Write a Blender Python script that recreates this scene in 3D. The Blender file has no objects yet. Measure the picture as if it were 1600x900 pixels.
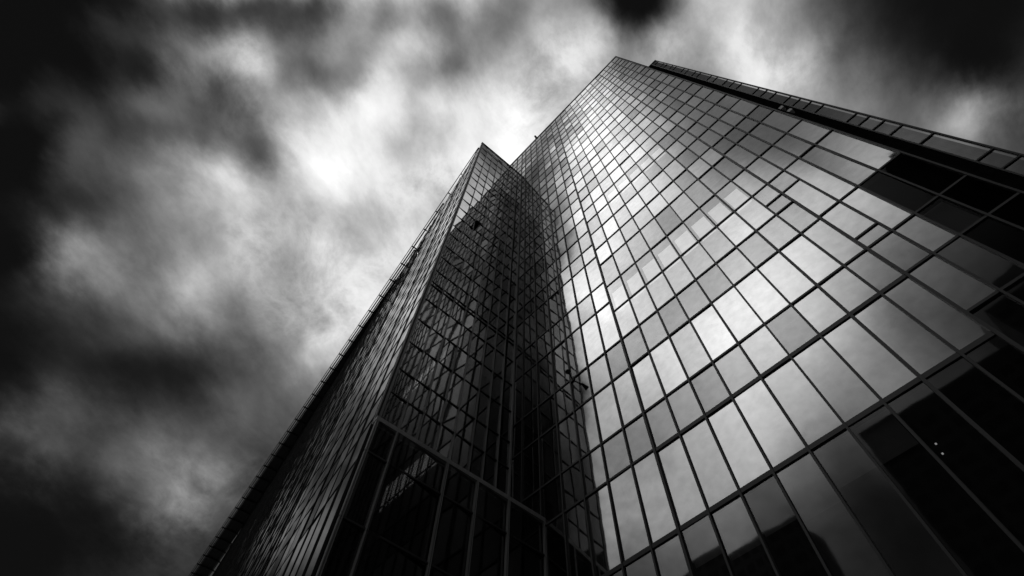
import bpy, bmesh, math, random
from mathutils import Vector, Matrix

# ------------------------------------------------------------------ camera
scene = bpy.context.scene
COL = scene.collection
EYE = Vector((0.0, 0.0, 1.65))
cam_data = bpy.data.cameras.new('camera')
cam_data.sensor_width = 36.0
cam_data.lens = 36.0 * 850.537 / 1600.0
cam_data.clip_start = 0.05
cam_data.clip_end = 6000.0
cam = bpy.data.objects.new('camera', cam_data)
COL.objects.link(cam)
# columns: image right, image up, backwards
RX = Vector((-0.6933345, -0.72018155, 0.02501593))
RY = Vector((-0.6422602, 0.63331523, 0.43175649))
RZ = Vector((-0.32678603, 0.28328493, -0.90164324))
rot = Matrix((RX, RY, RZ)).transposed()
cam.matrix_world = Matrix.Translation(EYE) @ rot.to_4x4()
scene.camera = cam

def project(p):
    d = Vector(p) - EYE
    x, y, z = d.dot(RX), d.dot(RY), -d.dot(RZ)
    if z < 0.1:
        return None
    return 800 + 850.5 * x / z, 450 - 850.5 * y / z

# ------------------------------------------------------------------ view
scene.view_settings.view_transform = 'Standard'
scene.view_settings.look = 'None'
scene.view_settings.exposure = 0.0
scene.view_settings.gamma = 1.0
scene.view_settings.use_curve_mapping = False
scene.render.engine = 'CYCLES'
scene.cycles.max_bounces = 8
scene.cycles.glossy_bounces = 6
scene.cycles.diffuse_bounces = 2
scene.cycles.transparent_max_bounces = 8
scene.cycles.caustics_reflective = False
scene.cycles.use_denoising = True

# ------------------------------------------------------------------ sky
SUN_EL, SUN_ROT = math.radians(64), math.radians(112)
BASE = 0.12
# cloud banks: direction x, y, z, sharpness, brightness
LOBES = [(0.042, 0.4065, 0.9127, 10, 1.741), (0.2509, -0.4873, 0.8364, 15, 0.704), (0.1019, 0.5987, 0.7945, 60, 0.456), (0.431, 0.4237, 0.7967, 150, 0.112),
 (0.5594, 0.0612, 0.8267, 60, 0.281), (-0.2677, -0.2244, 0.937, 150, 0.1), (0.2467, 0.2853, 0.9261, 400, -1.027), (0.3207, 0.0226, 0.9469, 150, -0.013),
 (0.3992, 0.6351, 0.6613, 110, 0.035), (0.0715, 0.288, 0.955, 110, 0.233), (0.273, -0.5139, 0.8133, 60, -0.776), (-0.1465, -0.1087, 0.9832, 400, -0.608),
 (-0.0936, 0.305, 0.9477, 110, -0.806), (0.1692, 0.1901, 0.9671, 400, -0.336), (-0.41, -0.3453, 0.8442, 150, -0.141), (-0.3308, -0.5128, 0.7922, 900, 0.43),
 (0.5982, 0.387, 0.7017, 400, -0.427), (0.7904, -0.0516, 0.6104, 400, 0.211), (-0.1709, 0.7193, 0.6734, 110, -0.315), (0.0798, 0.0975, 0.992, 900, -0.528),
 (0.4083, 0.2263, 0.8844, 900, -0.294), (0.1019, 0.7942, 0.5991, 110, -0.389), (0.1263, -0.0873, 0.9881, 400, 0.225), (-0.0993, 0.5566, 0.8248, 110, -0.095),
 (0.6561, 0.2499, 0.7121, 900, 0.278), (-0.3515, -0.1232, 0.928, 110, 0.504), (-0.1976, -0.3176, 0.9274, 900, 0.38), (0.8833, 0.041, 0.4669, 400, -0.155),
 (0.7422, 0.2666, 0.6148, 150, -0.168), (0.5014, 0.208, 0.8398, 900, 0.108), (0.3843, 0.0972, 0.9181, 900, 0.193), (0.4756, 0.3935, 0.7868, 900, -0.441),
 (0.2297, 0.4474, 0.8643, 110, 0.27), (0.3081, 0.3736, 0.875, 900, -0.48), (0.042, 0.4065, 0.9127, 110, -0.561), (0.8096, 0.1044, 0.5777, 900, 0.131),
 (0.6179, -0.0958, 0.7804, 900, 0.254), (0.6293, 0.114, 0.7688, 900, 0.239), (0.3557, 0.4207, 0.8345, 900, -0.927), (0.4331, 0.4963, 0.7524, 900, -0.674),
 (-0.4491, 0.4371, 0.7792, 110, -0.518), (-0.3131, -0.237, 0.9197, 900, -0.081), (-0.5524, 0.2513, 0.7948, 110, -0.193), (0.2373, 0.7416, 0.6275, 110, 0.132),
 (0.2269, 0.1137, 0.9673, 900, 0.186), (-0.041, 0.7822, 0.6217, 110, 0.249), (0.3567, -0.7854, 0.5059, 15, -0.137), (0.7234, 0.0698, 0.6869, 900, -0.128),
 (0.309, 0.0982, 0.946, 900, 0.108), (-0.3899, -0.4637, 0.7956, 900, -0.14), (-0.0109, 0.5311, 0.8472, 110, 0.199), (-0.2664, 0.5678, 0.7789, 110, -0.069),
 (0.3174, 0.2603, 0.9119, 900, 0.106), (-0.0175, -0.0987, 0.995, 900, 0.083), (-0.1438, -0.1727, 0.9744, 900, 0.239), (-0.2546, -0.4119, 0.8749, 900, 0.18),
 (-0.2931, -0.6171, 0.7303, 400, 0.201), (0.3787, 0.472, 0.7961, 900, -0.808), (0.5031, 0.4619, 0.7304, 900, -0.572), (0.3928, 0.3002, 0.8693, 900, -0.488),
 (0.1758, -0.0353, 0.9838, 900, -0.007), (0.5142, -0.1121, 0.8503, 400, 0.204), (0.6757, 0.3224, 0.663, 900, -0.189), (0.8018, 0.0335, 0.5967, 900, 0.135),
 (0.1116, 0.4774, 0.8716, 110, -0.677), (0.3054, 0.3305, 0.8931, 900, -0.401), (0.4141, 0.3664, 0.8332, 900, -0.759), (0.1878, 0.2504, 0.9498, 900, -0.692),
 (0.1377, 0.1602, 0.9774, 900, -0.624), (0.2839, 0.1786, 0.9421, 900, -0.268), (-0.0808, -0.1076, 0.9909, 900, 0.09), (0.6389, 0.0204, 0.769, 400, -0.046),
 (0.1265, 0.0566, 0.9904, 900, -0.578), (0.0918, -0.4843, 0.8701, 900, -0.314), (-0.0211, -0.189, 0.9818, 400, -0.112), (-0.358, -0.2868, 0.8886, 900, -0.068),
 (-0.5082, 0.5413, 0.6699, 110, -0.187), (0.4322, 0.1817, 0.8833, 900, -0.423), (0.3778, 0.1778, 0.9087, 900, -0.022), (0.5279, -0.4311, 0.7317, 150, -0.263),
 (0.543, 0.037, 0.8389, 900, -0.127), (0.3551, 0.0316, 0.9343, 900, 0.214), (-0.0272, 0.0321, 0.9991, 900, -0.122), (-0.1958, 0.4091, 0.8913, 110, -0.941),
 (-0.1497, 0.1412, 0.9786, 110, -0.401), (0.5513, 0.2659, 0.7908, 400, -0.214), (-0.1428, -0.0527, 0.9884, 900, -0.223), (-0.0587, 0.6643, 0.7451, 110, -0.443),
 (0.2508, 0.5621, 0.7881, 110, -0.483), (0.2597, 0.3254, 0.9092, 900, -0.334), (-0.2154, -0.2463, 0.945, 900, 0.309), (-0.2363, -0.3573, 0.9036, 900, 0.097),
 (0.226, -0.0823, 0.9706, 900, 0.211), (0.7174, -0.2011, 0.667, 150, 0.105), (-0.2729, 0.6629, 0.6972, 110, -0.232), (-0.1976, 0.3176, 0.9274, 110, 0.3),
 (-0.3365, 0.1944, 0.9214, 110, -0.232), (0.0559, 0.0284, 0.998, 900, -0.263), (0.4697, 0.3015, 0.8298, 900, -0.279), (0.5979, -0.152, 0.787, 900, 0.203),
 (0.8488, -0.0404, 0.5271, 900, -0.08), (-0.2506, -0.5566, 0.7921, 900, 0.175), (0.3479, 0.2033, 0.9152, 900, -0.209), (0.231, 0.1616, 0.9595, 900, -0.467),
 (0.3509, -0.1001, 0.9311, 400, 0.168), (0.6108, 0.2915, 0.7361, 900, -0.137), (-0.457, -0.399, 0.795, 900, -0.073), (0.0115, 0.0697, 0.9975, 900, -0.352),
 (-0.0292, -0.0404, 0.9988, 900, -0.16), (0.073, 0.1357, 0.9881, 900, -1.004), (-0.3573, 0.297, 0.8855, 110, -0.503), (0.1972, 0.0847, 0.9767, 900, -0.375),
 (-0.6641, 0.3163, 0.6774, 110, -0.129), (0.5395, 0.3921, 0.7451, 900, -0.263), (0.3384, 0.3644, 0.8676, 900, -0.468), (0.8568, 0.1106, 0.5037, 900, -0.067),
 (0.4406, 0.2654, 0.8576, 900, -0.283), (0.3595, 0.2626, 0.8954, 900, -0.403), (0.2962, 0.2178, 0.93, 900, -0.371), (0.0538, -0.066, 0.9964, 900, -0.07),
 (0.4891, 0.1085, 0.8655, 900, -0.142), (-0.2949, -0.4599, 0.8376, 900, 0.098), (-0.1599, -0.4083, 0.8988, 400, 0.177), (0.2471, 0.0417, 0.9681, 900, -0.125),
 (0.7649, 0.1114, 0.6344, 900, -0.083), (0.1502, -0.1617, 0.9753, 900, 0.225), (-0.116, -0.3261, 0.9382, 900, 0.201), (0.5806, 0.1497, 0.8003, 900, -0.083),
 (-0.2177, -0.4959, 0.8406, 900, 0.102), (0.7024, 0.0253, 0.7113, 900, -0.1), (-0.0552, 0.1515, 0.9869, 110, -0.302), (-0.3848, -0.5265, 0.7581, 900, 0.067),
 (0.7451, -0.1267, 0.6548, 900, -0.042), (0.1026, -0.0154, 0.9946, 900, -0.051), (-0.0803, -0.0259, 0.9964, 900, -0.067), (0.5298, 0.3337, 0.7797, 900, -0.102),
 (-0.2635, -0.3208, 0.9098, 900, 0.119), (-0.2122, -0.1626, 0.9636, 900, 0.085), (0.5747, -0.0778, 0.8147, 900, 0.066), (0.3339, 0.139, 0.9323, 900, -0.102),
 (0.4216, -0.0696, 0.9041, 900, 0.083), (0.6358, -0.1948, 0.7469, 900, 0.096), (-0.4712, 0.2307, 0.8513, 110, 0.382), (0.0876, 0.7261, 0.682, 110, -0.203),
 (0.0109, 0.8527, 0.5222, 110, -0.101), (0.7129, -0.0639, 0.6984, 900, 0.043), (0.4544, 0.4487, 0.7696, 900, -0.309), (0.8126, -0.0647, 0.5792, 900, 0.088),
 (0.5577, 0.417, 0.7177, 900, -0.086), (0.8148, -0.2138, 0.5388, 900, 0.061), (0.798, 0.148, 0.5842, 900, 0.094), (0.791, 0.2114, 0.5741, 900, -0.073),
 (-0.312, 0.4, 0.8618, 110, 0.267), (-0.5438, 0.3719, 0.7523, 110, 0.226), (0.431, 0.4237, 0.7967, 900, -0.434), (0.4957, 0.3346, 0.8015, 900, -0.219),
 (0.5968, 0.0633, 0.7999, 900, -0.08), (0.6056, 0.1904, 0.7727, 900, -0.045), (0.073, 0.1357, 0.9881, 400, 0.823), (0.1216, 0.1855, 0.9751, 900, -0.246)]


world = bpy.data.worlds.new('World')
scene.world = world
world.use_nodes = True
world.cycles.sampling_method = 'MANUAL'
world.cycles.sample_map_resolution = 512
wt = world.node_tree
wt.nodes.clear()

def wn(kind, **kw):
    n = wt.nodes.new(kind)
    for k, v in kw.items():
        setattr(n, k, v)
    return n

def wmath(op, a, b=None, c=None, clamp=False):
    n = wn('ShaderNodeMath', operation=op, use_clamp=clamp)
    for i, v in enumerate((a, b, c)):
        if v is None:
            continue
        if isinstance(v, (int, float)):
            n.inputs[i].default_value = v
        else:
            wt.links.new(v, n.inputs[i])
    return n.outputs[0]

def wvec(op, a, b=None, c=None):
    n = wn('ShaderNodeVectorMath', operation=op)
    for i, v in enumerate((a, b, c)):
        if v is None:
            continue
        if isinstance(v, (tuple, list)):
            n.inputs[i].default_value = v
        else:
            wt.links.new(v, n.inputs[i])
    return n.outputs['Value'] if op == 'DOT_PRODUCT' else n.outputs[0]

tc = wn('ShaderNodeTexCoord')
direction = tc.outputs['Generated']
sep = wn('ShaderNodeSeparateXYZ')
wt.links.new(direction, sep.inputs[0])
# cloud layer coordinates: the ray meets a flat layer overhead
inv = wmath('DIVIDE', 1.0, wmath('ADD', wmath('MAXIMUM', sep.outputs[2], 0.0), 0.30))
comb = wn('ShaderNodeCombineXYZ')
wt.links.new(wmath('MULTIPLY', sep.outputs[0], inv), comb.inputs[0])
wt.links.new(wmath('MULTIPLY', sep.outputs[1], inv), comb.inputs[1])
# the wind has drawn the clouds out along one direction
comb2 = wn('ShaderNodeCombineXYZ')
wt.links.new(wmath('MULTIPLY', wvec('DOT_PRODUCT', comb.outputs[0], (0.375, -0.927, 0.0)), 0.74), comb2.inputs[0])
wt.links.new(wvec('DOT_PRODUCT', comb.outputs[0], (0.927, 0.375, 0.0)), comb2.inputs[1])
layer = comb2.outputs[0]

def wnoise(vec, scale, detail, rough, distort=0.0):
    n = wn('ShaderNodeTexNoise')
    n.inputs['Scale'].default_value = scale
    n.inputs['Detail'].default_value = detail
    n.inputs['Roughness'].default_value = rough
    n.inputs['Distortion'].default_value = distort
    wt.links.new(vec, n.inputs['Vector'])
    return n

warp1 = wnoise(layer, 7.0, 9.0, 0.60)
warp = wvec('MULTIPLY', wvec('SUBTRACT', warp1.outputs['Color'], (0.5, 0.5, 0.5)), (0.115, 0.115, 0.115))
wdir = wvec('NORMALIZE', wvec('ADD', direction, warp))
acc = None
for lx, ly, lz, lk, lw in LOBES:
    d = wvec('DOT_PRODUCT', wdir, (lx, ly, lz))
    e = wmath('EXPONENT', wmath('MULTIPLY_ADD', d, float(lk), -float(lk)))
    acc = wmath('MULTIPLY_ADD', e, lw, BASE if acc is None else acc)
fine = wnoise(layer, 8.5, 11.0, 0.62, 0.15)
broad = wnoise(layer, 2.6, 6.0, 0.55, 0.2)
tex = wmath('ADD', wmath('MULTIPLY', wmath('SUBTRACT', fine.outputs[0], 0.5), 1.25),
            wmath('MULTIPLY', wmath('SUBTRACT', broad.outputs[0], 0.5), 0.30))
# crisp billows where the cloud is broken
bill = wnoise(comb.outputs[0], 9.0, 12.0, 0.66, 0.25)
ridge = wmath('SUBTRACT', 0.16, wmath('ABSOLUTE', wmath('SUBTRACT', bill.outputs[0], 0.5)))
patch = wn('ShaderNodeMapRange', interpolation_type='SMOOTHSTEP')
patch.inputs['From Min'].default_value = 0.46
patch.inputs['From Max'].default_value = 0.62
wt.links.new(wnoise(comb.outputs[0], 3.3, 2.0, 0.5).outputs[0], patch.inputs['Value'])
tex = wmath('ADD', tex, wmath('MULTIPLY', wmath('MULTIPLY', ridge, 1.7), patch.outputs[0]))
body = wmath('MAXIMUM', acc, 0.0)
# billows are strongest in the mid tones
amp = wmath('MULTIPLY_ADD', body, 0.75, 0.06)
# the cloud base smooths out to a plain veil on the far side of the street
veil = wn('ShaderNodeMapRange', interpolation_type='SMOOTHSTEP')
veil.inputs['From Min'].default_value = 0.04
veil.inputs['From Max'].default_value = 0.30
veil.inputs['To Min'].default_value = 1.0
veil.inputs['To Max'].default_value = 0.07
wt.links.new(wvec('DOT_PRODUCT', direction, (-0.72, 0.69, -0.04)), veil.inputs['Value'])
tone = wmath('MULTIPLY_ADD', wmath('MULTIPLY', tex, veil.outputs[0]), amp, body)
tone = wmath('SQRT', wmath('MULTIPLY_ADD', wmath('MAXIMUM', tone, 0.0), wmath('MAXIMUM', tone, 0.0), 0.0075))
# thick bright cloud levels off instead of burning out
tone = wmath('SUBTRACT', tone, wmath('MULTIPLY', wmath('MAXIMUM', wmath('SUBTRACT', tone, 0.90), 0.0), 0.4))
lum = wmath('POWER', tone, 2.2)
sky = wn('ShaderNodeTexSky', sky_type='NISHITA')
sky.sun_disc = False
sky.sun_elevation = SUN_EL
sky.sun_rotation = SUN_ROT
bw = wn('ShaderNodeRGBToBW')
wt.links.new(sky.outputs[0], bw.inputs[0])
STRENGTH = 0.1
# the clouds cover the sky; a little of the clear sky's own light comes through
total = wmath('MULTIPLY_ADD', bw.outputs[0], 0.002, wmath('MULTIPLY', lum, 0.97 / STRENGTH))
bg = wn('ShaderNodeBackground')
bg.inputs['Strength'].default_value = STRENGTH
wt.links.new(total, bg.inputs['Color'])
wo = wn('ShaderNodeOutputWorld')
wt.links.new(bg.outputs[0], wo.inputs[0])

# ------------------------------------------------------------------ sun behind the clouds
sl = bpy.data.lights.new('sun', 'SUN')
sl.energy = 0.6
sl.angle = math.radians(12)
sun = bpy.data.objects.new('sun', sl)
COL.objects.link(sun)
sdir = Vector((math.cos(SUN_EL) * math.sin(SUN_ROT), math.cos(SUN_EL) * math.cos(SUN_ROT), math.sin(SUN_EL)))
sun.rotation_euler = sdir.to_track_quat('Z', 'Y').to_euler()
sun.location = (0, 0, 300)

# ------------------------------------------------------------------ materials (a monochrome place)
def material(name):
    m = bpy.data.materials.new(name)
    m.use_nodes = True
    m.node_tree.nodes.clear()
    return m, m.node_tree

def link(t, a, b):
    t.links.new(a, b)

def principled(name, base, rough, metal=0.0, var=0.25, scale=3.0, stretch=(1, 1, 1)):
    m, t = material(name)
    out = t.nodes.new('ShaderNodeOutputMaterial')
    p = t.nodes.new('ShaderNodeBsdfPrincipled')
    p.inputs['Roughness'].default_value = rough
    p.inputs['Metallic'].default_value = metal
    c = t.nodes.new('ShaderNodeTexCoord')
    mp = t.nodes.new('ShaderNodeMapping')
    mp.inputs['Scale'].default_value = stretch
    n = t.nodes.new('ShaderNodeTexNoise')
    n.inputs['Scale'].default_value = scale
    n.inputs['Detail'].default_value = 6
    r = t.nodes.new('ShaderNodeValToRGB')
    lo, hi = base * (1 - var), base * (1 + var)
    r.color_ramp.elements[0].position = 0.3
    r.color_ramp.elements[1].position = 0.7
    r.color_ramp.elements[0].color = (lo, lo, lo, 1)
    r.color_ramp.elements[1].color = (hi, hi, hi, 1)
    link(t, c.outputs['Object'], mp.inputs[0])
    link(t, mp.outputs[0], n.inputs['Vector'])
    link(t, n.outputs[0], r.inputs[0])
    link(t, r.outputs[0], p.inputs['Base Color'])
    link(t, p.outputs[0], out.inputs[0])
    return m

def glass_material(name, base=0.62, edge=0.38, tint=0.6, wave=0.003):
    """Coated facade glass: mirrors the sky, more at a glance, and lets some of the room show."""
    m, t = material(name)
    N = t.nodes.new
    out = N('ShaderNodeOutputMaterial')
    mix = N('ShaderNodeMixShader')
    tr = N('ShaderNodeBsdfTransparent')
    tr.inputs[0].default_value = (tint, tint, tint, 1)
    gl = N('ShaderNodeBsdfAnisotropic')
    gl.inputs['Roughness'].default_value = 0.03
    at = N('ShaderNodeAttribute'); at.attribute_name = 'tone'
    lw = N('ShaderNodeLayerWeight'); lw.inputs[0].default_value = 0.5
    pw = N('ShaderNodeMath'); pw.operation = 'POWER'; pw.inputs[1].default_value = 4.0
    ma = N('ShaderNodeMath'); ma.operation = 'MULTIPLY_ADD'
    ma.inputs[1].default_value = edge; ma.inputs[2].default_value = base
    mu = N('ShaderNodeMath'); mu.operation = 'MULTIPLY'
    c = N('ShaderNodeTexCoord')
    n = N('ShaderNodeTexNoise'); n.inputs['Scale'].default_value = 0.55; n.inputs['Detail'].default_value = 1.5
    b = N('ShaderNodeBump'); b.inputs['Strength'].default_value = 1.0; b.inputs['Distance'].default_value = wave
    dirt = N('ShaderNodeTexNoise'); dirt.inputs['Scale'].default_value = 1.7; dirt.inputs['Detail'].default_value = 8
    dr = N('ShaderNodeMapRange'); dr.inputs['From Min'].default_value = 0.3; dr.inputs['From Max'].default_value = 0.7
    dr.inputs['To Min'].default_value = 0.84; dr.inputs['To Max'].default_value = 1.0
    link(t, c.outputs['Object'], n.inputs['Vector'])
    link(t, c.outputs['Object'], dirt.inputs['Vector'])
    link(t, dirt.outputs[0], dr.inputs['Value'])
    b2 = N('ShaderNodeBump'); b2.inputs['Strength'].default_value = 1.0; b2.inputs['Distance'].default_value = 1.0
    link(t, bow_height(t), b2.inputs['Height'])
    link(t, b2.outputs[0], b.inputs['Normal'])
    link(t, n.outputs[0], b.inputs['Height'])
    link(t, b.outputs[0], gl.inputs['Normal'])
    link(t, dr.outputs[0], gl.inputs['Color'])
    link(t, lw.outputs['Facing'], pw.inputs[0])
    link(t, pw.outputs[0], ma.inputs[0])
    link(t, ma.outputs[0], mu.inputs[0])
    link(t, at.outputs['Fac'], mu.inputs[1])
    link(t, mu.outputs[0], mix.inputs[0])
    link(t, tr.outputs[0], mix.inputs[1])
    link(t, gl.outputs[0], mix.inputs[2])
    link(t, mix.outputs[0], out.inputs[0])
    return m

def bow_height(t):
    # every pane is bowed a little, by its own amount
    N = t.nodes.new
    uv = N('ShaderNodeUVMap'); uv.uv_map = 'pane'
    sb = N('ShaderNodeVectorMath'); sb.operation = 'SUBTRACT'; sb.inputs[1].default_value = (0.5, 0.5, 0.0)
    dt = N('ShaderNodeVectorMath'); dt.operation = 'DOT_PRODUCT'
    at = N('ShaderNodeAttribute'); at.attribute_name = 'bow'
    mu = N('ShaderNodeMath'); mu.operation = 'MULTIPLY'
    link(t, uv.outputs[0], sb.inputs[0]); link(t, sb.outputs[0], dt.inputs[0]); link(t, sb.outputs[0], dt.inputs[1])
    link(t, dt.outputs['Value'], mu.inputs[0]); link(t, at.outputs['Fac'], mu.inputs[1])
    return mu.outputs[0]

def lining_material(name):
    m, t = material(name)
    N = t.nodes.new
    out = N('ShaderNodeOutputMaterial')
    d = N('ShaderNodeBsdfDiffuse')
    at = N('ShaderNodeAttribute'); at.attribute_name = 'tone'
    c = N('ShaderNodeTexCoord')
    mp = N('ShaderNodeMapping'); mp.inputs['Scale'].default_value = (6, 6, 0.6)
    n = N('ShaderNodeTexNoise'); n.inputs['Scale'].default_value = 1.0; n.inputs['Detail'].default_value = 4
    mr = N('ShaderNodeMapRange'); mr.inputs['To Min'].default_value = 0.7; mr.inputs['To Max'].default_value = 0.62
    mu = N('ShaderNodeMath'); mu.operation = 'MULTIPLY'
    link(t, c.outputs['Object'], mp.inputs[0]); link(t, mp.outputs[0], n.inputs['Vector'])
    link(t, n.outputs[0], mr.inputs['Value'])
    link(t, at.outputs['Fac'], mu.inputs[0]); link(t, mr.outputs[0], mu.inputs[1])
    link(t, mu.outputs[0], d.inputs[0]); link(t, d.outputs[0], out.inputs[0])
    return m

def lamp_material(name, strength):
    m, t = material(name)
    out = t.nodes.new('ShaderNodeOutputMaterial')
    e = t.nodes.new('ShaderNodeEmission'); e.inputs[1].default_value = strength
    link(t, e.outputs[0], out.inputs[0])
    return m

M_GLASS = glass_material('coated_glass')
M_GLASS_DARK = glass_material('dark_glass', base=0.72, edge=0.28, tint=0.45, wave=0.0025)
M_LINING = lining_material('interior')
M_FRAME = principled('anodised_frame', 0.035, 0.55, 0.0, 0.2, 1.2, (1, 1, 0.15))
M_FRAME_PALE = principled('aluminium_frame', 0.5, 0.45, 0.2, 0.2, 1.2, (1, 1, 0.15))
M_DARK = principled('dark_metal', 0.035, 0.55, 0.2, 0.3, 2.0)
M_ROOF = principled('roof_felt', 0.06, 0.9, 0.0, 0.3, 0.8)
M_CONC = principled('dark_concrete', 0.06, 0.85, 0.0, 0.3, 0.15)
M_WINDOW = principled('black_window', 0.02, 0.25, 0.0, 0.4, 0.2)
M_PAVE = principled('paving', 0.08, 0.8, 0.0, 0.35, 0.5)
M_BLACK = principled('matt_black', 0.012, 0.9, 0.0, 0.3, 2.0)
for _n in M_BLACK.node_tree.nodes:
    if _n.type == 'BSDF_PRINCIPLED':
        _n.inputs['Specular IOR Level'].default_value = 0.0
M_WHITE = principled('white_paint', 0.75, 0.5, 0.0, 0.1, 2.0)
M_GLOW_BLIND = principled('glowing_blind', 0.7, 0.8, 0.0, 0.12, 1.5)
for _n in M_GLOW_BLIND.node_tree.nodes:
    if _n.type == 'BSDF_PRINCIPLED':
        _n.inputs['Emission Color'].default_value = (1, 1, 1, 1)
        _n.inputs['Emission Strength'].default_value = 0.62  # blinds glow by emission, standing in for light falling on them
M_LAMP = lamp_material('lamp_glow', 0.4)

# ------------------------------------------------------------------ mesh builder
class MB:
    """Collects quads and boxes in a frame (origin, along, out, up)."""
    def __init__(self, o=(0, 0, 0), along=(1, 0, 0), out=(0, 1, 0)):
        self.o = Vector(o); self.a = Vector(along); self.n = Vector(out); self.u = Vector((0, 0, 1))
        self.v = []; self.f = []; self.t = []
    def pt(self, s, d, z):
        return self.o + self.a * s + self.n * d + self.u * z
    def quad(self, ps, tone=1.0):
        i = len(self.v); self.v += [tuple(p) for p in ps]; self.f.append((i, i + 1, i + 2, i + 3)); self.t.append(tone)
    def rect(self, s0, s1, z0, z1, d=0.0, tone=1.0, tilt=(0, 0)):
        sm, zm = (s0 + s1) / 2, (z0 + z1) / 2
        def q(s, z):
            return self.pt(s, d + (s - sm) * tilt[0] + (z - zm) * tilt[1], z)
        ps = [q(s0, z0), q(s1, z0), q(s1, z1), q(s0, z1)]
        nn = (ps[1] - ps[0]).cross(ps[3] - ps[0])
        if nn.dot(self.n) < 0:
            ps.reverse()
        self.quad(ps, tone)
    def box(self, s0, s1, d0, d1, z0, z1, tone=1.0):
        i = len(self.v)
        self.v += [tuple(self.pt(s, d, z)) for z in (z0, z1) for d in (d0, d1) for s in (s0, s1)]
        for q in ((0, 2, 3, 1), (4, 5, 7, 6), (0, 1, 5, 4), (2, 6, 7, 3), (0, 4, 6, 2), (1, 3, 7, 5)):
            self.f.append(tuple(i + k for k in q)); self.t.append(tone)
    def tube(self, p, q, r0, r1=None, k=10):
        r1 = r0 if r1 is None else r1
        p, q = Vector(p), Vector(q); ax = (q - p).normalized()
        e = ax.orthogonal().normalized(); g = ax.cross(e); i = len(self.v)
        for c, r in ((p, r0), (q, r1)):
            for j in range(k):
                w = 2 * math.pi * j / k
                self.v.append(tuple(c + e * math.cos(w) * r + g * math.sin(w) * r))
        for j in range(k):
            self.f.append((i + j, i + (j + 1) % k, i + k + (j + 1) % k, i + k + j)); self.t.append(1.0)
        self.f.append(tuple(i + j for j in reversed(range(k)))); self.t.append(1.0)
        self.f.append(tuple(i + k + j for j in range(k))); self.t.append(1.0)
    def build(self, name, mat, parent=None, kind=None, fix=True):
        me = bpy.data.meshes.new(name)
        me.from_pydata(self.v, [], self.f)
        at = me.attributes.new('tone', 'FLOAT', 'FACE')
        at.data.foreach_set('value', self.t)
        if not fix:
            lay = me.uv_layers.new(name='pane')
            lay.data.foreach_set('uv', [c for f in self.f for c in (0, 0, 1, 0, 1, 1, 0, 1)])
            bo = me.attributes.new('bow', 'FLOAT', 'FACE')
            br = random.Random(len(self.f) * 31 + int(abs(self.v[0][0]) * 97 + abs(self.v[0][2]) * 53))
            bo.data.foreach_set('value', [br.gauss(0.006, BOW) for _ in self.f])
        me.materials.append(mat)
        if fix:
            bm = bmesh.new(); bm.from_mesh(me)
            bmesh.ops.recalc_face_normals(bm, faces=bm.faces)
            bm.to_mesh(me); bm.free()
        me.update()
        o = bpy.data.objects.new(name, me); COL.objects.link(o)
        if parent is not None:
            o.parent = parent
            o.matrix_parent_inverse = Matrix.Translation(-parent.location)
        if kind:
            o['kind'] = kind
        return o

def thing(name, loc, label, cat, group=None):
    o = bpy.data.objects.new(name, None); COL.objects.link(o)
    o.location = loc; o['label'] = label; o['category'] = cat
    o.empty_display_size = 1.0
    if group:
        o['group'] = group
    return o

rnd = random.Random(7)
BOW = 0.009

class Facade:
    """One glazed wall: bays along 's', rows along 'z'; gathers the panes so the largest in view become parts."""
    def __init__(self, o, along, out):
        self.o, self.along, self.out = o, along, out
    def mb(self):
        return MB(self.o, self.along, self.out)

def view_area(ps):
    q = [project(p) for p in ps]
    if any(a is None for a in q):
        return 0.0
    cx = sum(a[0] for a in q) / 4; cy = sum(a[1] for a in q) / 4
    if not (-60 < cx < 1660 and -40 < cy < 940):
        return 0.0
    return abs(sum(q[i][0] * q[(i + 1) % 4][1] - q[(i + 1) % 4][0] * q[i][1] for i in range(4))) / 2

def emit_panes(panes, mat, parent, limit):
    """panes: (facade, s0, s1, z0, z1, tone, tilt)"""
    ranked = []
    for p in panes:
        fa, s0, s1, z0, z1 = p[:5]
        m = fa.mb()
        ranked.append((view_area([m.pt(s0, 0, z0), m.pt(s1, 0, z0), m.pt(s1, 0, z1), m.pt(s0, 0, z1)]), p))
    ranked.sort(key=lambda x: -x[0])
    for k, (_, p) in enumerate(ranked[:limit]):
        m = p[0].mb(); m.rect(*p[1:5], 0.0, p[5], p[6]); m.build('glass_pane', mat, parent, fix=False)
    rest = MB()
    for _, p in ranked[limit:]:
        m = p[0].mb(); m.rect(*p[1:5], 0.0, p[5], p[6])
        i = len(rest.v); rest.v += m.v; rest.f += [tuple(i + k for k in f) for f in m.f]; rest.t += m.t
    if rest.v:
        rest.build('glazing', mat, parent, kind='stuff', fix=False)

def tilt(amount=0.005):
    return (rnd.gauss(0, amount), rnd.gauss(0, amount))

# ------------------------------------------------------------------ ground
g = MB(); g.rect(-1, 1, -1, 1)
g.v = [(-3000, -3000, 0), (3000, -3000, 0), (3000, 3000, 0), (-3000, 3000, 0)]; g.f = [(0, 1, 2, 3)]; g.t = [1.0]
go = g.build('ground', M_PAVE); go['kind'] = 'structure'

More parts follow.
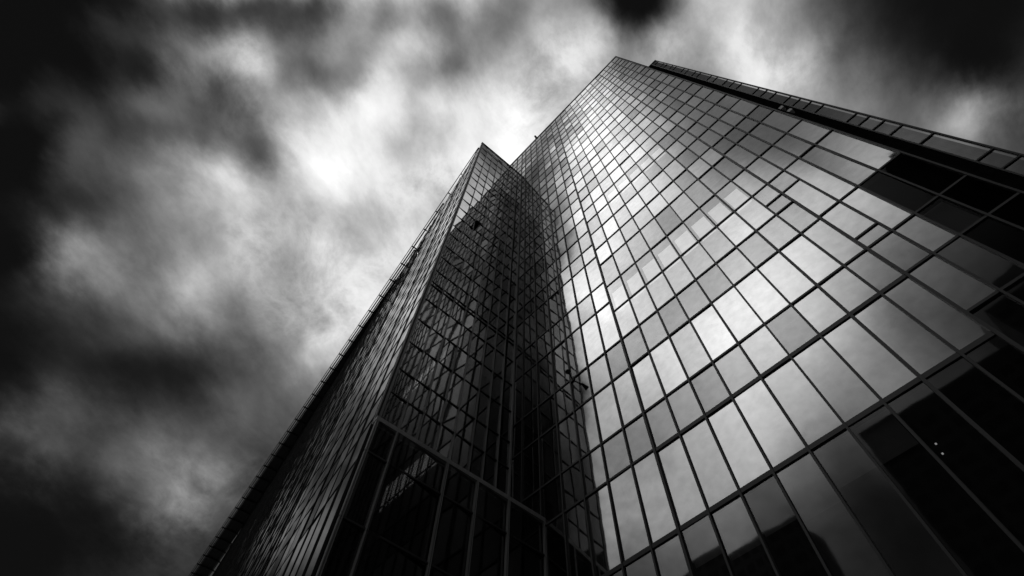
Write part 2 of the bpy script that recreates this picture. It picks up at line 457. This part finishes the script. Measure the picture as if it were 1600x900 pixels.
# ------------------------------------------------------------------ the tall tower
FY = -20.0
TOP = 145.4
tower = thing('office_tower', (6, FY - 15, 0), 'tall mirror glass office tower with a broad gridded face and straight roofline', 'tower')
main = Facade((0, FY, 0), (1, 0, 0), (0, 1, 0))
MU = [40.9, 39.2, 37.5, 35.8, 34.1, 32.4, 30.7, 29.0, 27.3, 25.55, 23.8, 22.05, 20.75, 18.95, 17.1, 15.4, 13.6, 11.8, 10.15,
      8.45, 6.72, 5.0, 3.22, 1.45, -0.25, -1.9, -3.5, -4.85, -6.25, -7.5, -8.8, -10.25]
up = [104.2 + 4.4 * i for i in range(9)]
ROW_R = [0, 6.0, 11.6, 19.88, 25.15, 28.45, 33.45, 37.12, 41.45, 46.1, 51.1, 55.1, 59.65, 64.05, 68.25, 72.7, 77.0, 81.6,
         86.0, 90.4, 94.9, 99.8] + up + [TOP]
ROW_L = [0, 6.0, 12.5, 19.88, 25.3, 28.45, 33.35, 37.12, 43.4, 47.4, 53.6, 57.1, 61.5, 66.2, 70.6, 75.1, 79.5, 83.8, 88.2, 92.6,
         97.0, 101.4] + [105.8 + 4.4 * i for i in range(9)] + [TOP]
ROW_E = [0, 6.0, 11.6, 21.4, 25.3, 28.45, 33.65, 41.45, 46.1, 51.5, 54.9, 59.65, 64.05, 68.25, 72.7, 77.0, 81.6,
         86.0, 90.4, 94.9, 99.8] + up + [TOP]
def rows_for(s):
    if s > 10.15:
        return ROW_L
    if s < -4.85:
        return ROW_E
    return ROW_R

panes = []
lining = main.mb()
lit = main.mb()
transom_rows = {}
for b in range(len(MU) - 1):
    s1, s0 = MU[b], MU[b + 1]
    mid = (s0 + s1) / 2
    rows = list(rows_for(mid))
    if -4.85 < mid < -3.5:
        rows = sorted(rows + [38.9])
    if -6.25 < mid < -4.85:
        rows = sorted(rows + [29.7, 38.9])
    for i in range(len(rows) - 1):
        z0, z1 = rows[i], rows[i + 1]
        zm = (z0 + z1) / 2
        tone = rnd.uniform(0.72, 1.0)
        back = 0.03 * rnd.uniform(0.6, 1.6)
        if z1 - z0 < 4.0 and zm < 60:
            tone *= 0.80                      # short spandrel rows mirror less
        if 46 < zm < 51 or 59.6 < zm < 64 or 25 < zm < 28.5 or 33.4 < zm < 37.2:
            tone *= 0.88
        if rnd.random() < 0.14:
            tone *= 0.76
        if mid < -7.4 and zm < 34:
            tone *= 0.03                      # black louvred panels at the edge
            back = 0.01
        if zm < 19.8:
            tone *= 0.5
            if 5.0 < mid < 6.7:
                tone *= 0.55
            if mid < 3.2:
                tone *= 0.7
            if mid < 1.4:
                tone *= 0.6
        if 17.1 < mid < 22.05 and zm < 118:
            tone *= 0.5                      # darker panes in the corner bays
        if 41.4 < zm < 46.1 and -3.6 < mid < 10.2:
            tone *= 0.8
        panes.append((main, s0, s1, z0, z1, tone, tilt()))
        lining.rect(s0 + 0.01, s1 - 0.01, z0, z1, -0.42, back)
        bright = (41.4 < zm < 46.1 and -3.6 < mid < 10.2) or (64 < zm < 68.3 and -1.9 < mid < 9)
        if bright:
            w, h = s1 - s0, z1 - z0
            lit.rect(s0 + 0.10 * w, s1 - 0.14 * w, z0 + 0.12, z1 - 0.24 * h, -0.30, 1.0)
        elif zm < 19.8 and z1 > 18 and -0.3 < mid < 12:
            lining.rect(s0 + 0.08, s1 - 0.08, 17.6 + rnd.uniform(-0.3, 0.5), 19.8, -0.30, rnd.uniform(0.2, 0.42))
        elif rnd.random() < 0.16 and zm < 100:
            h = z1 - z0
            lining.rect(s0 + 0.08, s1 - 0.08, z1 - h * rnd.choice((0.25, 0.4, 0.55, 0.9)), z1 - 0.05, -0.30, rnd.uniform(0.15, 0.45))
        transom_rows.setdefault(round(z1, 2), []).append((s0, s1))
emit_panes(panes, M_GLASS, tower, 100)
lining.build('interior_lining', M_LINING, tower, fix=False)
lit.build('glowing_blinds', M_GLOW_BLIND, tower, kind='stuff', fix=False)
for b, s in enumerate(MU):
    heavy = s in (10.15, -4.85, -1.9)
    w = 0.07 if heavy else 0.05
    m = main.mb(); m.box(s - w, s + w, -0.06, 0.15 if heavy else 0.12, 0.0, TOP - 0.02)
    if b % 2 == 0:
        m.box(s - w - 0.028, s - w - 0.002, -0.06, 0.03, 0.0, TOP - 0.02)   # gasket rib beside the bar
    m.build('mullion', M_FRAME if s > -8 else M_DARK, tower)
for z, spans in sorted(transom_rows.items()):
    if z >= TOP:
        continue
    h = 0.125 if abs(z - 19.88) < 0.01 or abs(z - 25.15) < 0.01 else 0.072
    runs = []
    for s0, s1 in sorted(spans):
        if runs and abs(runs[-1][-1][1] - s0) < 0.01:
            runs[-1].append((s0, s1))
        else:
            runs.append([(s0, s1)])
    for run in runs:
        m = main.mb(); m.box(run[0][0] + 0.04, run[-1][1] - 0.04, -0.05, 0.075, z - h, z + h)
        m.build('transom', M_FRAME, tower)
m = main.mb(); m.box(-10.45, 41.1, -0.30, 0.14, TOP, TOP + 0.35); m.build('roof_coping', M_DARK, tower)
m = main.mb(); m.box(-10.30, 41.0, -26.0, -0.45, 0.0, TOP - 0.05); m.build('tower_core', M_BLACK, tower)
m = main.mb(); m.box(-10.46, -10.31, -26.0, 0.10, 0.0, TOP - 0.03); m.build('edge_cladding', M_BLACK, tower)
# rain pipes in the shadow gap on the tower's edge
for d in (-0.7, -1.5):
    m = MB(); m.tube((-10.62, FY + d, 0), (-10.62, FY + d, TOP - 3), 0.09); m.build('rain_pipe', M_FRAME, tower)
for z in (51.2, 49.5):
    m = main.mb(); m.box(-10.9, -10.5, -0.5, -0.1, z - 0.25, z + 0.25); m.build('white_bracket', M_WHITE, tower)
# two lit ceiling lamps seen through a dark pane
for s, z in ((-0.58, 17.45), (-0.51, 17.0)):
    m = main.mb(); m.box(s - 0.03, s + 0.03, -0.34, -0.29, z - 0.022, z + 0.022); m.build('ceiling_lamp', M_LAMP, tower)

# ------------------------------------------------------------------ the lower wing
def unit(deg):
    return Vector((math.sin(math.radians(deg)), math.cos(math.radians(deg)), 0))
WTOP = 121.4
u2 = unit(4.0)                                   # along the front, towards the street corner
out2 = Vector((-u2.y, u2.x, 0)) if (-u2.y) < 0 else Vector((u2.y, -u2.x, 0))
C0 = Vector((22.05, FY, 0))
L_FRONT = 11.24
A0 = C0 + u2 * L_FRONT
wing = thing('office_wing', (A0.x, A0.y, 0), 'lower dark glass wing with a sharp corner and finned long side', 'building')
front = Facade(C0, u2, out2)
T_F = [0.12, 1.3, 2.5, 3.68, 5.27, 6.5, 8.0, 9.42, 10.9]
ROW_W = [25.8, 30.2, 33.1, 36.0, 39.9, 43.8, 47.8, 51.7, 54.5, 58.3, 61.7, 65.9, 69.2, 73.2, 76.8, 81.2, 85.5, 90.0, 94.7, 98.3,
         101.9, 106.2, 111.3, 115.6, 119.9, WTOP]
ROW_W = [25.8] + [1.65 + (q - 1.65) * 0.977 for q in ROW_W[1:-1]] + [WTOP]
WIN_Z = 1.65 + (75.65 - 1.65) * 0.977
TWIN = ROW_W[11 - 4]
def zm_(a, b):
    return (a + b) / 2
def fold(deg=-3.1):
    # the wing's panes are set slightly turned in their frames, like shingles
    return (-math.tan(math.radians(deg)) + rnd.gauss(0, 0.0015), rnd.gauss(0, 0.0015))
wp = []
wl = front.mb()
for b in range(len(T_F) - 1):
    for i in range(len(ROW_W) - 1):
        z0, z1 = ROW_W[i], ROW_W[i + 1]
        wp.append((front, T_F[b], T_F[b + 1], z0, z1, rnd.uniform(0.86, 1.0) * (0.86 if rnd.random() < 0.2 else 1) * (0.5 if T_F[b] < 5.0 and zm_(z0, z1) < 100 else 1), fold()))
        bk = 0.02 * rnd.uniform(0.5, 2.0)
        wl.rect(T_F[b] + 0.01, T_F[b + 1] - 0.01, z0, z1, -0.40, bk)
        if rnd.random() < 0.10:
            wl.rect(T_F[b] + 0.06, T_F[b + 1] - 0.06, z0 + rnd.uniform(0.3, 2.4), z1 - 0.05, -0.30, rnd.uniform(0.12, 0.4))
wl.build('interior_lining', M_LINING, wing, fix=False)
for k, t in enumerate(T_F):
    w = 0.075 if k == 0 else 0.034
    m = front.mb(); m.box(t - w, t + w, -0.05, 0.11 if k else 0.16, 25.9, WTOP - 0.02)
    m.build('mullion', M_FRAME_PALE if True else M_FRAME, wing)
for i, z in enumerate(ROW_W[1:-1]):
    h = 0.05
    m = front.mb()
    for b in range(len(T_F) - 1):
        m.box(T_F[b] + 0.05, T_F[b + 1] - 0.05, -0.05, 0.075, z - h, z + h)
        if abs(z - TWIN) < 0.01:
            m.box(T_F[b] + 0.05, T_F[b + 1] - 0.05, -0.05, 0.09, z - 0.75, z - 0.63)
    m.build('transom', M_FRAME, wing)
# corner post: two pale fins with a dark slot
m = front.mb(); m.box(10.94, 11.02, -0.05, 0.12, 25.9, WTOP - 0.02); m.box(11.16, 11.24, -0.05, 0.10, 25.9, WTOP - 0.02)
m.build('corner_post', M_FRAME_PALE, wing)
m = front.mb(); m.box(11.02, 11.16, -0.06, 0.0, 25.9, WTOP - 0.04); m.build('corner_slot', M_DARK, wing)
m = front.mb(); m.box(-0.3, 11.28, -0.30, 0.14, WTOP, WTOP + 0.30); m.build('roof_coping', M_DARK, wing)

# long side running away from the corner
ROOF_DEG, WALL_DEG = 98.5, 100.6
LEN = 186.0
wd = unit(WALL_DEG); wo_ = Vector((-wd.y, wd.x, 0))
if wo_.y < 0:
    wo_ = -wo_
side = Facade(A0, wd, wo_)
BAY = 2.25
nb = int(LEN / BAY)
T_S = [0.12 + BAY * i for i in range(nb + 1)]
sl_ = side.mb()
for b in range(nb):
    if b % 2 == 0 or rnd.random() < 0.4:
        col_tilt = rnd.gauss(0.0, 0.010)
        col_tone = rnd.choice((1.0, 1.0, 0.9, 0.7, 0.4)) if b > 2 else 0.95
    for i in range(len(ROW_W) - 1):
        z0, z1 = ROW_W[i], ROW_W[i + 1]
        wp.append((side, T_S[b], T_S[b + 1], z0, z1, col_tone * rnd.uniform(0.85, 1.0), (col_tilt + rnd.gauss(0.0, 0.0025), rnd.gauss(0, 0.003))))
    wp.append((side, T_S[b], T_S[b + 1], 12.0, 25.8, rnd.uniform(0.8, 1.0), tilt(0.003)))
    wp.append((side, T_S[b], T_S[b + 1], 0.0, 12.0, rnd.uniform(0.8, 1.0), tilt(0.003)))
    sl_.rect(T_S[b], T_S[b + 1], 0, WTOP, -0.40, 0.02 * rnd.uniform(0.5, 1.8))
sl_.build('side_lining', M_LINING, wing, fix=False)
for k, t in enumerate(T_S):
    d = rnd.choice((0.03, 0.04, 0.07)) + (0.01 if k > 14 else 0.0)
    m = side.mb(); m.box(t - 0.03, t + 0.03, -0.05, d, 0, WTOP - 0.02); m.build('mullion', M_FRAME, wing)
for z in [12.0] + ROW_W[:-1]:
    m = side.mb(); m.box(0.0, T_S[-1], -0.05, 0.04, z - 0.05, z + 0.05); m.build('transom', M_FRAME, wing)

# open roof canopy over the long side: slats parallel to the roofline, carried by cross ribs
rd = unit(ROOF_DEG)
rn = Vector((rd.y, -rd.x, 0))
if rn.y > 0:
    rn = -rn                                     # towards the wall
SPREAD = math.tan(math.radians(WALL_DEG - ROOF_DEG))
s = 3.0
while s < LEN - 2:
    width = s * SPREAD
    if width > 0.15:
        m = MB(A0 + rd * s, rd, rn)
        m.box(-0.10, 0.10, 0.06, width - 0.05, WTOP - 0.40, WTOP - 0.05)
        m.build('cross_rib', M_DARK, wing)
    s += 5.3
def slat(d0, d1, z0, z1, mat):
    st = max(0.5, d1 / SPREAD)
    if st < LEN - 3:
        m = MB(A0, rd, rn); m.box(st, LEN, d0, d1, z0, z1); m.build('canopy_slat', mat, wing)
slat(-0.10, 0.05, WTOP - 0.05, WTOP + 0.45, M_DARK)
d = 0.30
while d < 5.4:
    slat(d, d + 0.30, WTOP - 0.04, WTOP + 0.10, M_FRAME if int(d * 10) % 2 else M_DARK)
    d += 0.345 if d > 0.7 else 0.5
m = MB(A0, rd, rn); m.box(30.0, LEN, 1.25 + 0.02, 1.27 + 4.0, WTOP + 0.3, WTOP + 0.35)
m.build('canopy_roof', M_DARK, wing)

# podium screen in front of the wing's lowest storeys
PC = Vector((18.78, FY, 0))
PTOP = 25.75
p2 = unit(5.0)
pout = Vector((-p2.y, p2.x, 0))
pod = Facade(PC, p2, pout)
PT = [0.05, 2.83, 5.2, 7.38, 10.85, 12.2]
PA = PC + p2 * 12.38
ROW_P = [0, 6.0, 12.5, 19.0, 23.2, PTOP - 0.2]
pl = pod.mb()
for b in range(len(PT) - 1):
    for i in range(len(ROW_P) - 1):
        wp.append((pod, PT[b], PT[b + 1], ROW_P[i], ROW_P[i + 1], rnd.uniform(0.2, 0.32), (math.tan(math.radians(4.8)), rnd.gauss(0, 0.002))))
        pl.rect(PT[b] + 0.01, PT[b + 1] - 0.01, ROW_P[i], ROW_P[i + 1], -0.30, 0.015)
pl.build('podium_lining', M_LINING, wing, fix=False)
for k, t in enumerate(PT):
    m = pod.mb(); m.box(t - 0.075, t - 0.02, -0.05, 0.12, 0, PTOP - 0.2); m.box(t + 0.02, t + 0.075, -0.05, 0.12, 0, PTOP - 0.2)
    m.box(t - 0.02, t + 0.02, -0.05, 0.05, 0, PTOP - 0.21)
    m.build('mullion', M_FRAME_PALE, wing)
for z in ROW_P[1:-1]:
    m = pod.mb(); m.box(0.1, 12.28, -0.05, 0.085, z - 0.055, z + 0.055); m.build('transom', M_FRAME, wing)
m = pod.mb(); m.box(0.0, 12.30, -0.25, 0.12, PTOP - 0.20, PTOP + 0.10); m.build('podium_band', M_FRAME_PALE, wing)
m = MB()
ring = [PC - pout * 0.3, PA - pout * 0.3, A0 + out2 * -0.3, C0 + out2 * -0.3]
m.v = [(q.x, q.y, z) for z in (0.0, PTOP - 0.25) for q in ring]
m.f = [(0, 3, 2, 1), (4, 5, 6, 7), (0, 1, 5, 4), (1, 2, 6, 5), (2, 3, 7, 6), (3, 0, 4, 7)]; m.t = [1.0] * 6
m.build('podium_core', M_DARK, wing)
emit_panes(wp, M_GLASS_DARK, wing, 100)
# wing core behind the linings
m = MB()
B = [C0 - out2 * 0.45 - u2 * 0.0, A0 - out2 * 0.45 - wo_ * 0.45, A0 + wd * LEN - wo_ * 0.45, A0 + wd * LEN - wo_ * 12.0 - wd * 0, C0 - out2 * 22.0]
B = [Vector((C0.x + 0.6, C0.y + 0.2, 0)), A0 - out2 * 0.45 - wo_ * 0.6, A0 + wd * LEN - wo_ * 0.6, A0 + wd * LEN - wo_ * 14.0, Vector((44.0, FY + 0.3, 0))]
nB = len(B)
m.v = [(q.x, q.y, z) for z in (0.0, WTOP - 0.1) for q in B]
m.f = [tuple(reversed(range(nB))), tuple(range(nB, 2 * nB))] + [(a, (a + 1) % nB, nB + (a + 1) % nB, nB + a) for a in range(nB)]; m.t = [1.0] * len(m.f)
m.build('wing_core', M_DARK, wing)
# one casement swung open on the wing's front
m = front.mb()
for dz in range(1):
    a, z = 8.05, WIN_Z
    m.v += [tuple(m.pt(s, d, zz)) for s, d, zz in ((a - 0.75, 0.02, z + 0.5), (a + 0.05, 0.02, z + 0.5), (a + 0.05, 0.75, z - 0.55), (a - 0.75, 0.75, z - 0.55),
                                                     (a - 0.75, 0.02, z + 0.42), (a + 0.05, 0.02, z + 0.42), (a + 0.05, 0.69, z - 0.60), (a - 0.75, 0.69, z - 0.60))]
    m.f += [(0, 1, 2, 3), (7, 6, 5, 4), (0, 4, 5, 1), (1, 5, 6, 2), (2, 6, 7, 3), (3, 7, 4, 0)]; m.t += [1.0] * 6
m.build('open_window', M_DARK, wing)

# ------------------------------------------------------------------ glazed stair tower behind the right edge
SY, K = -23.4, 23.4 / 20.0
STOP = 1.65 + (106.0 - 1.65) * K
sx0, sx1 = -11.95 * K, -10.2
stair = thing('stair_tower', (-12.6, SY - 4, 0), 'slim glazed stair tower standing behind the tall tower, along the right edge', 'tower')
sf = Facade((0, SY, 0), (1, 0, 0), (0, 1, 0))
SZ = [0, 5, 9.5, 14, 18, 22, 27.3, 28.9, 33.2, 36.0, 37.8, 39.5, 41.0, 45.6, 47.6, 49.5, 51.3, 54.3, 56.4, 58.4, 63.1, 65.3]
z = 65.3
i = 0
while z < 101:
    z += (2.3, 3.6, 2.3, 4.6)[i % 4]; i += 1
    SZ.append(z)
SZ = [1.65 + (q - 1.65) * K if q else 0 for q in SZ] + [STOP]
sp = []
sgl = sf.mb()
for i in range(len(SZ) - 1):
    sp.append((sf, sx0 + 0.08, -10.98 * K, SZ[i], SZ[i + 1], rnd.uniform(0.17, 0.26), tilt(0.002)))
    sgl.rect(sx0 + 0.05, -10.98 * K, SZ[i], SZ[i + 1], -0.4, rnd.uniform(0.02, 0.06))
    for f in (0.25, 0.6):
        sgl.rect(sx0 + 0.08 + f * 0.9, sx0 + 0.08 + f * 0.9 + 0.25, SZ[i] + 0.05, SZ[i + 1] - 0.05, -0.32, rnd.uniform(0.12, 0.3))
emit_panes(sp, M_GLASS_DARK, stair, 100)
sgl.build('interior_lining', M_LINING, stair, fix=False)
for k, t in enumerate((sx0 + 0.04, -10.98 * K)):
    m = sf.mb(); m.box(t - 0.05, t + 0.05, -0.05, 0.10, 0, STOP - 0.02); m.build('mullion', M_FRAME, stair)
for z in SZ[1:-1]:
    m = sf.mb(); m.box(sx0 + 0.1, -10.98 * K - 0.06, -0.05, 0.08, z - 0.06, z + 0.06); m.build('transom', M_DARK, stair)
m = sf.mb(); m.box(sx0 - 0.05, sx1, -12.0, 0.14, STOP, STOP + 0.3); m.build('roof_coping', M_DARK, stair)
m = sf.mb(); m.box(sx0, sx1 - 0.3, -12.0, -0.45, 0, STOP - 0.02); m.build('stair_core', M_BLACK, stair)
m = sf.mb(); m.box(-10.98 * K + 0.06, sx1 - 0.05, -0.5, -0.05, 0, STOP - 0.03); m.build('dark_panel', M_BLACK, stair)

# ------------------------------------------------------------------ small fittings
lamp = thing('wall_lamp', (15.2, FY + 0.1, 36.9), 'small dark lamp bracket sticking out from the tower face beside the wing', 'lamp')
m = MB(); m.tube((15.2, FY + 0.05, 37.0), (14.9, FY + 0.75, 36.8), 0.05); m.build('bracket_arm', M_DARK, lamp)
m = MB(); m.tube((14.9, FY + 0.62, 36.86), (14.75, FY + 1.1, 36.5), 0.08, 0.20); m.build('lamp_head', M_DARK, lamp)
m = main.mb(); m.box(15.05, 15.35, 0.0, 0.10, 36.75, 37.25); m.build('back_plate', M_DARK, lamp)

dav = thing('roof_davit', (16.9, FY - 0.2, TOP + 0.35), 'small roof davit with a ball head on the tall tower above the wing', 'davit')
m = MB(); m.tube((16.9, FY - 0.15, TOP + 0.3), (16.9, FY - 0.1, TOP + 2.1), 0.14); m.build('post', M_DARK, dav)
m = MB(); m.tube((16.9, FY - 0.1, TOP + 2.0), (16.9, FY + 0.5, TOP + 2.5), 0.30, 0.22); m.build('head', M_DARK, dav)
m = MB(); m.tube((16.9, FY + 0.35, TOP + 2.2), (16.85, FY + 0.32, TOP - 22), 0.035, k=6); m.build('rope', M_DARK, dav)

# ------------------------------------------------------------------ office blocks across the street, seen only in the glass
def block(x0, x1, y0, y1, h, label):
    t = thing('office_block', ((x0 + x1) / 2, (y0 + y1) / 2, 0), label, 'building', 'office blocks across the street')
    m = MB(); m.box(x0, x1, y0, y1, 0, h); m.build('wall', M_CONC, t)
    w = MB((0, y0, 0), (1, 0, 0), (0, -1, 0))
    n = max(2, int((x1 - x0) / 3.2)); st = (x1 - x0) / n
    for i in range(n):
        z = 4.5
        while z < h - 3:
            w.box(x0 + i * st + 0.5, x0 + (i + 1) * st - 0.5, -0.1, 0.02, z, z + 2.0); z += 3.6
    w.build('windows', M_WINDOW, t, kind='stuff')
    m = MB(); m.box(x0 + 3, x1 - 3, y0 + 4, y1 - 4, h, h + 3.0); m.build('roof_plant', M_CONC, t)
    return t
BY, Q = 70.0, 5.5
def face(u):
    return u * Q
def high(z):
    return 1.65 + (z - 1.65) * Q
DEEP = 12.0
def back(u):
    return u * (FAR + DEEP) / 20.0               # x of a far corner seen at u in the glass
FAR = 40.0 + BY
block(face(-10.7), back(-8.7), BY, BY + DEEP, high(34.3), 'very tall dark office block mirrored in the right edge of the glass')
block(back(-8.6), back(-4.5), BY, BY + DEEP, high(21.4), 'narrow dark office block beside the very tall one')
block(back(-4.4), face(1.05), BY, BY + DEEP, high(19.0), 'wide low dark slab beside the narrow office block')
block(face(5.0), face(12.6), BY, BY + DEEP, high(17.8), 'lowest dark office block, standing apart from the other three')
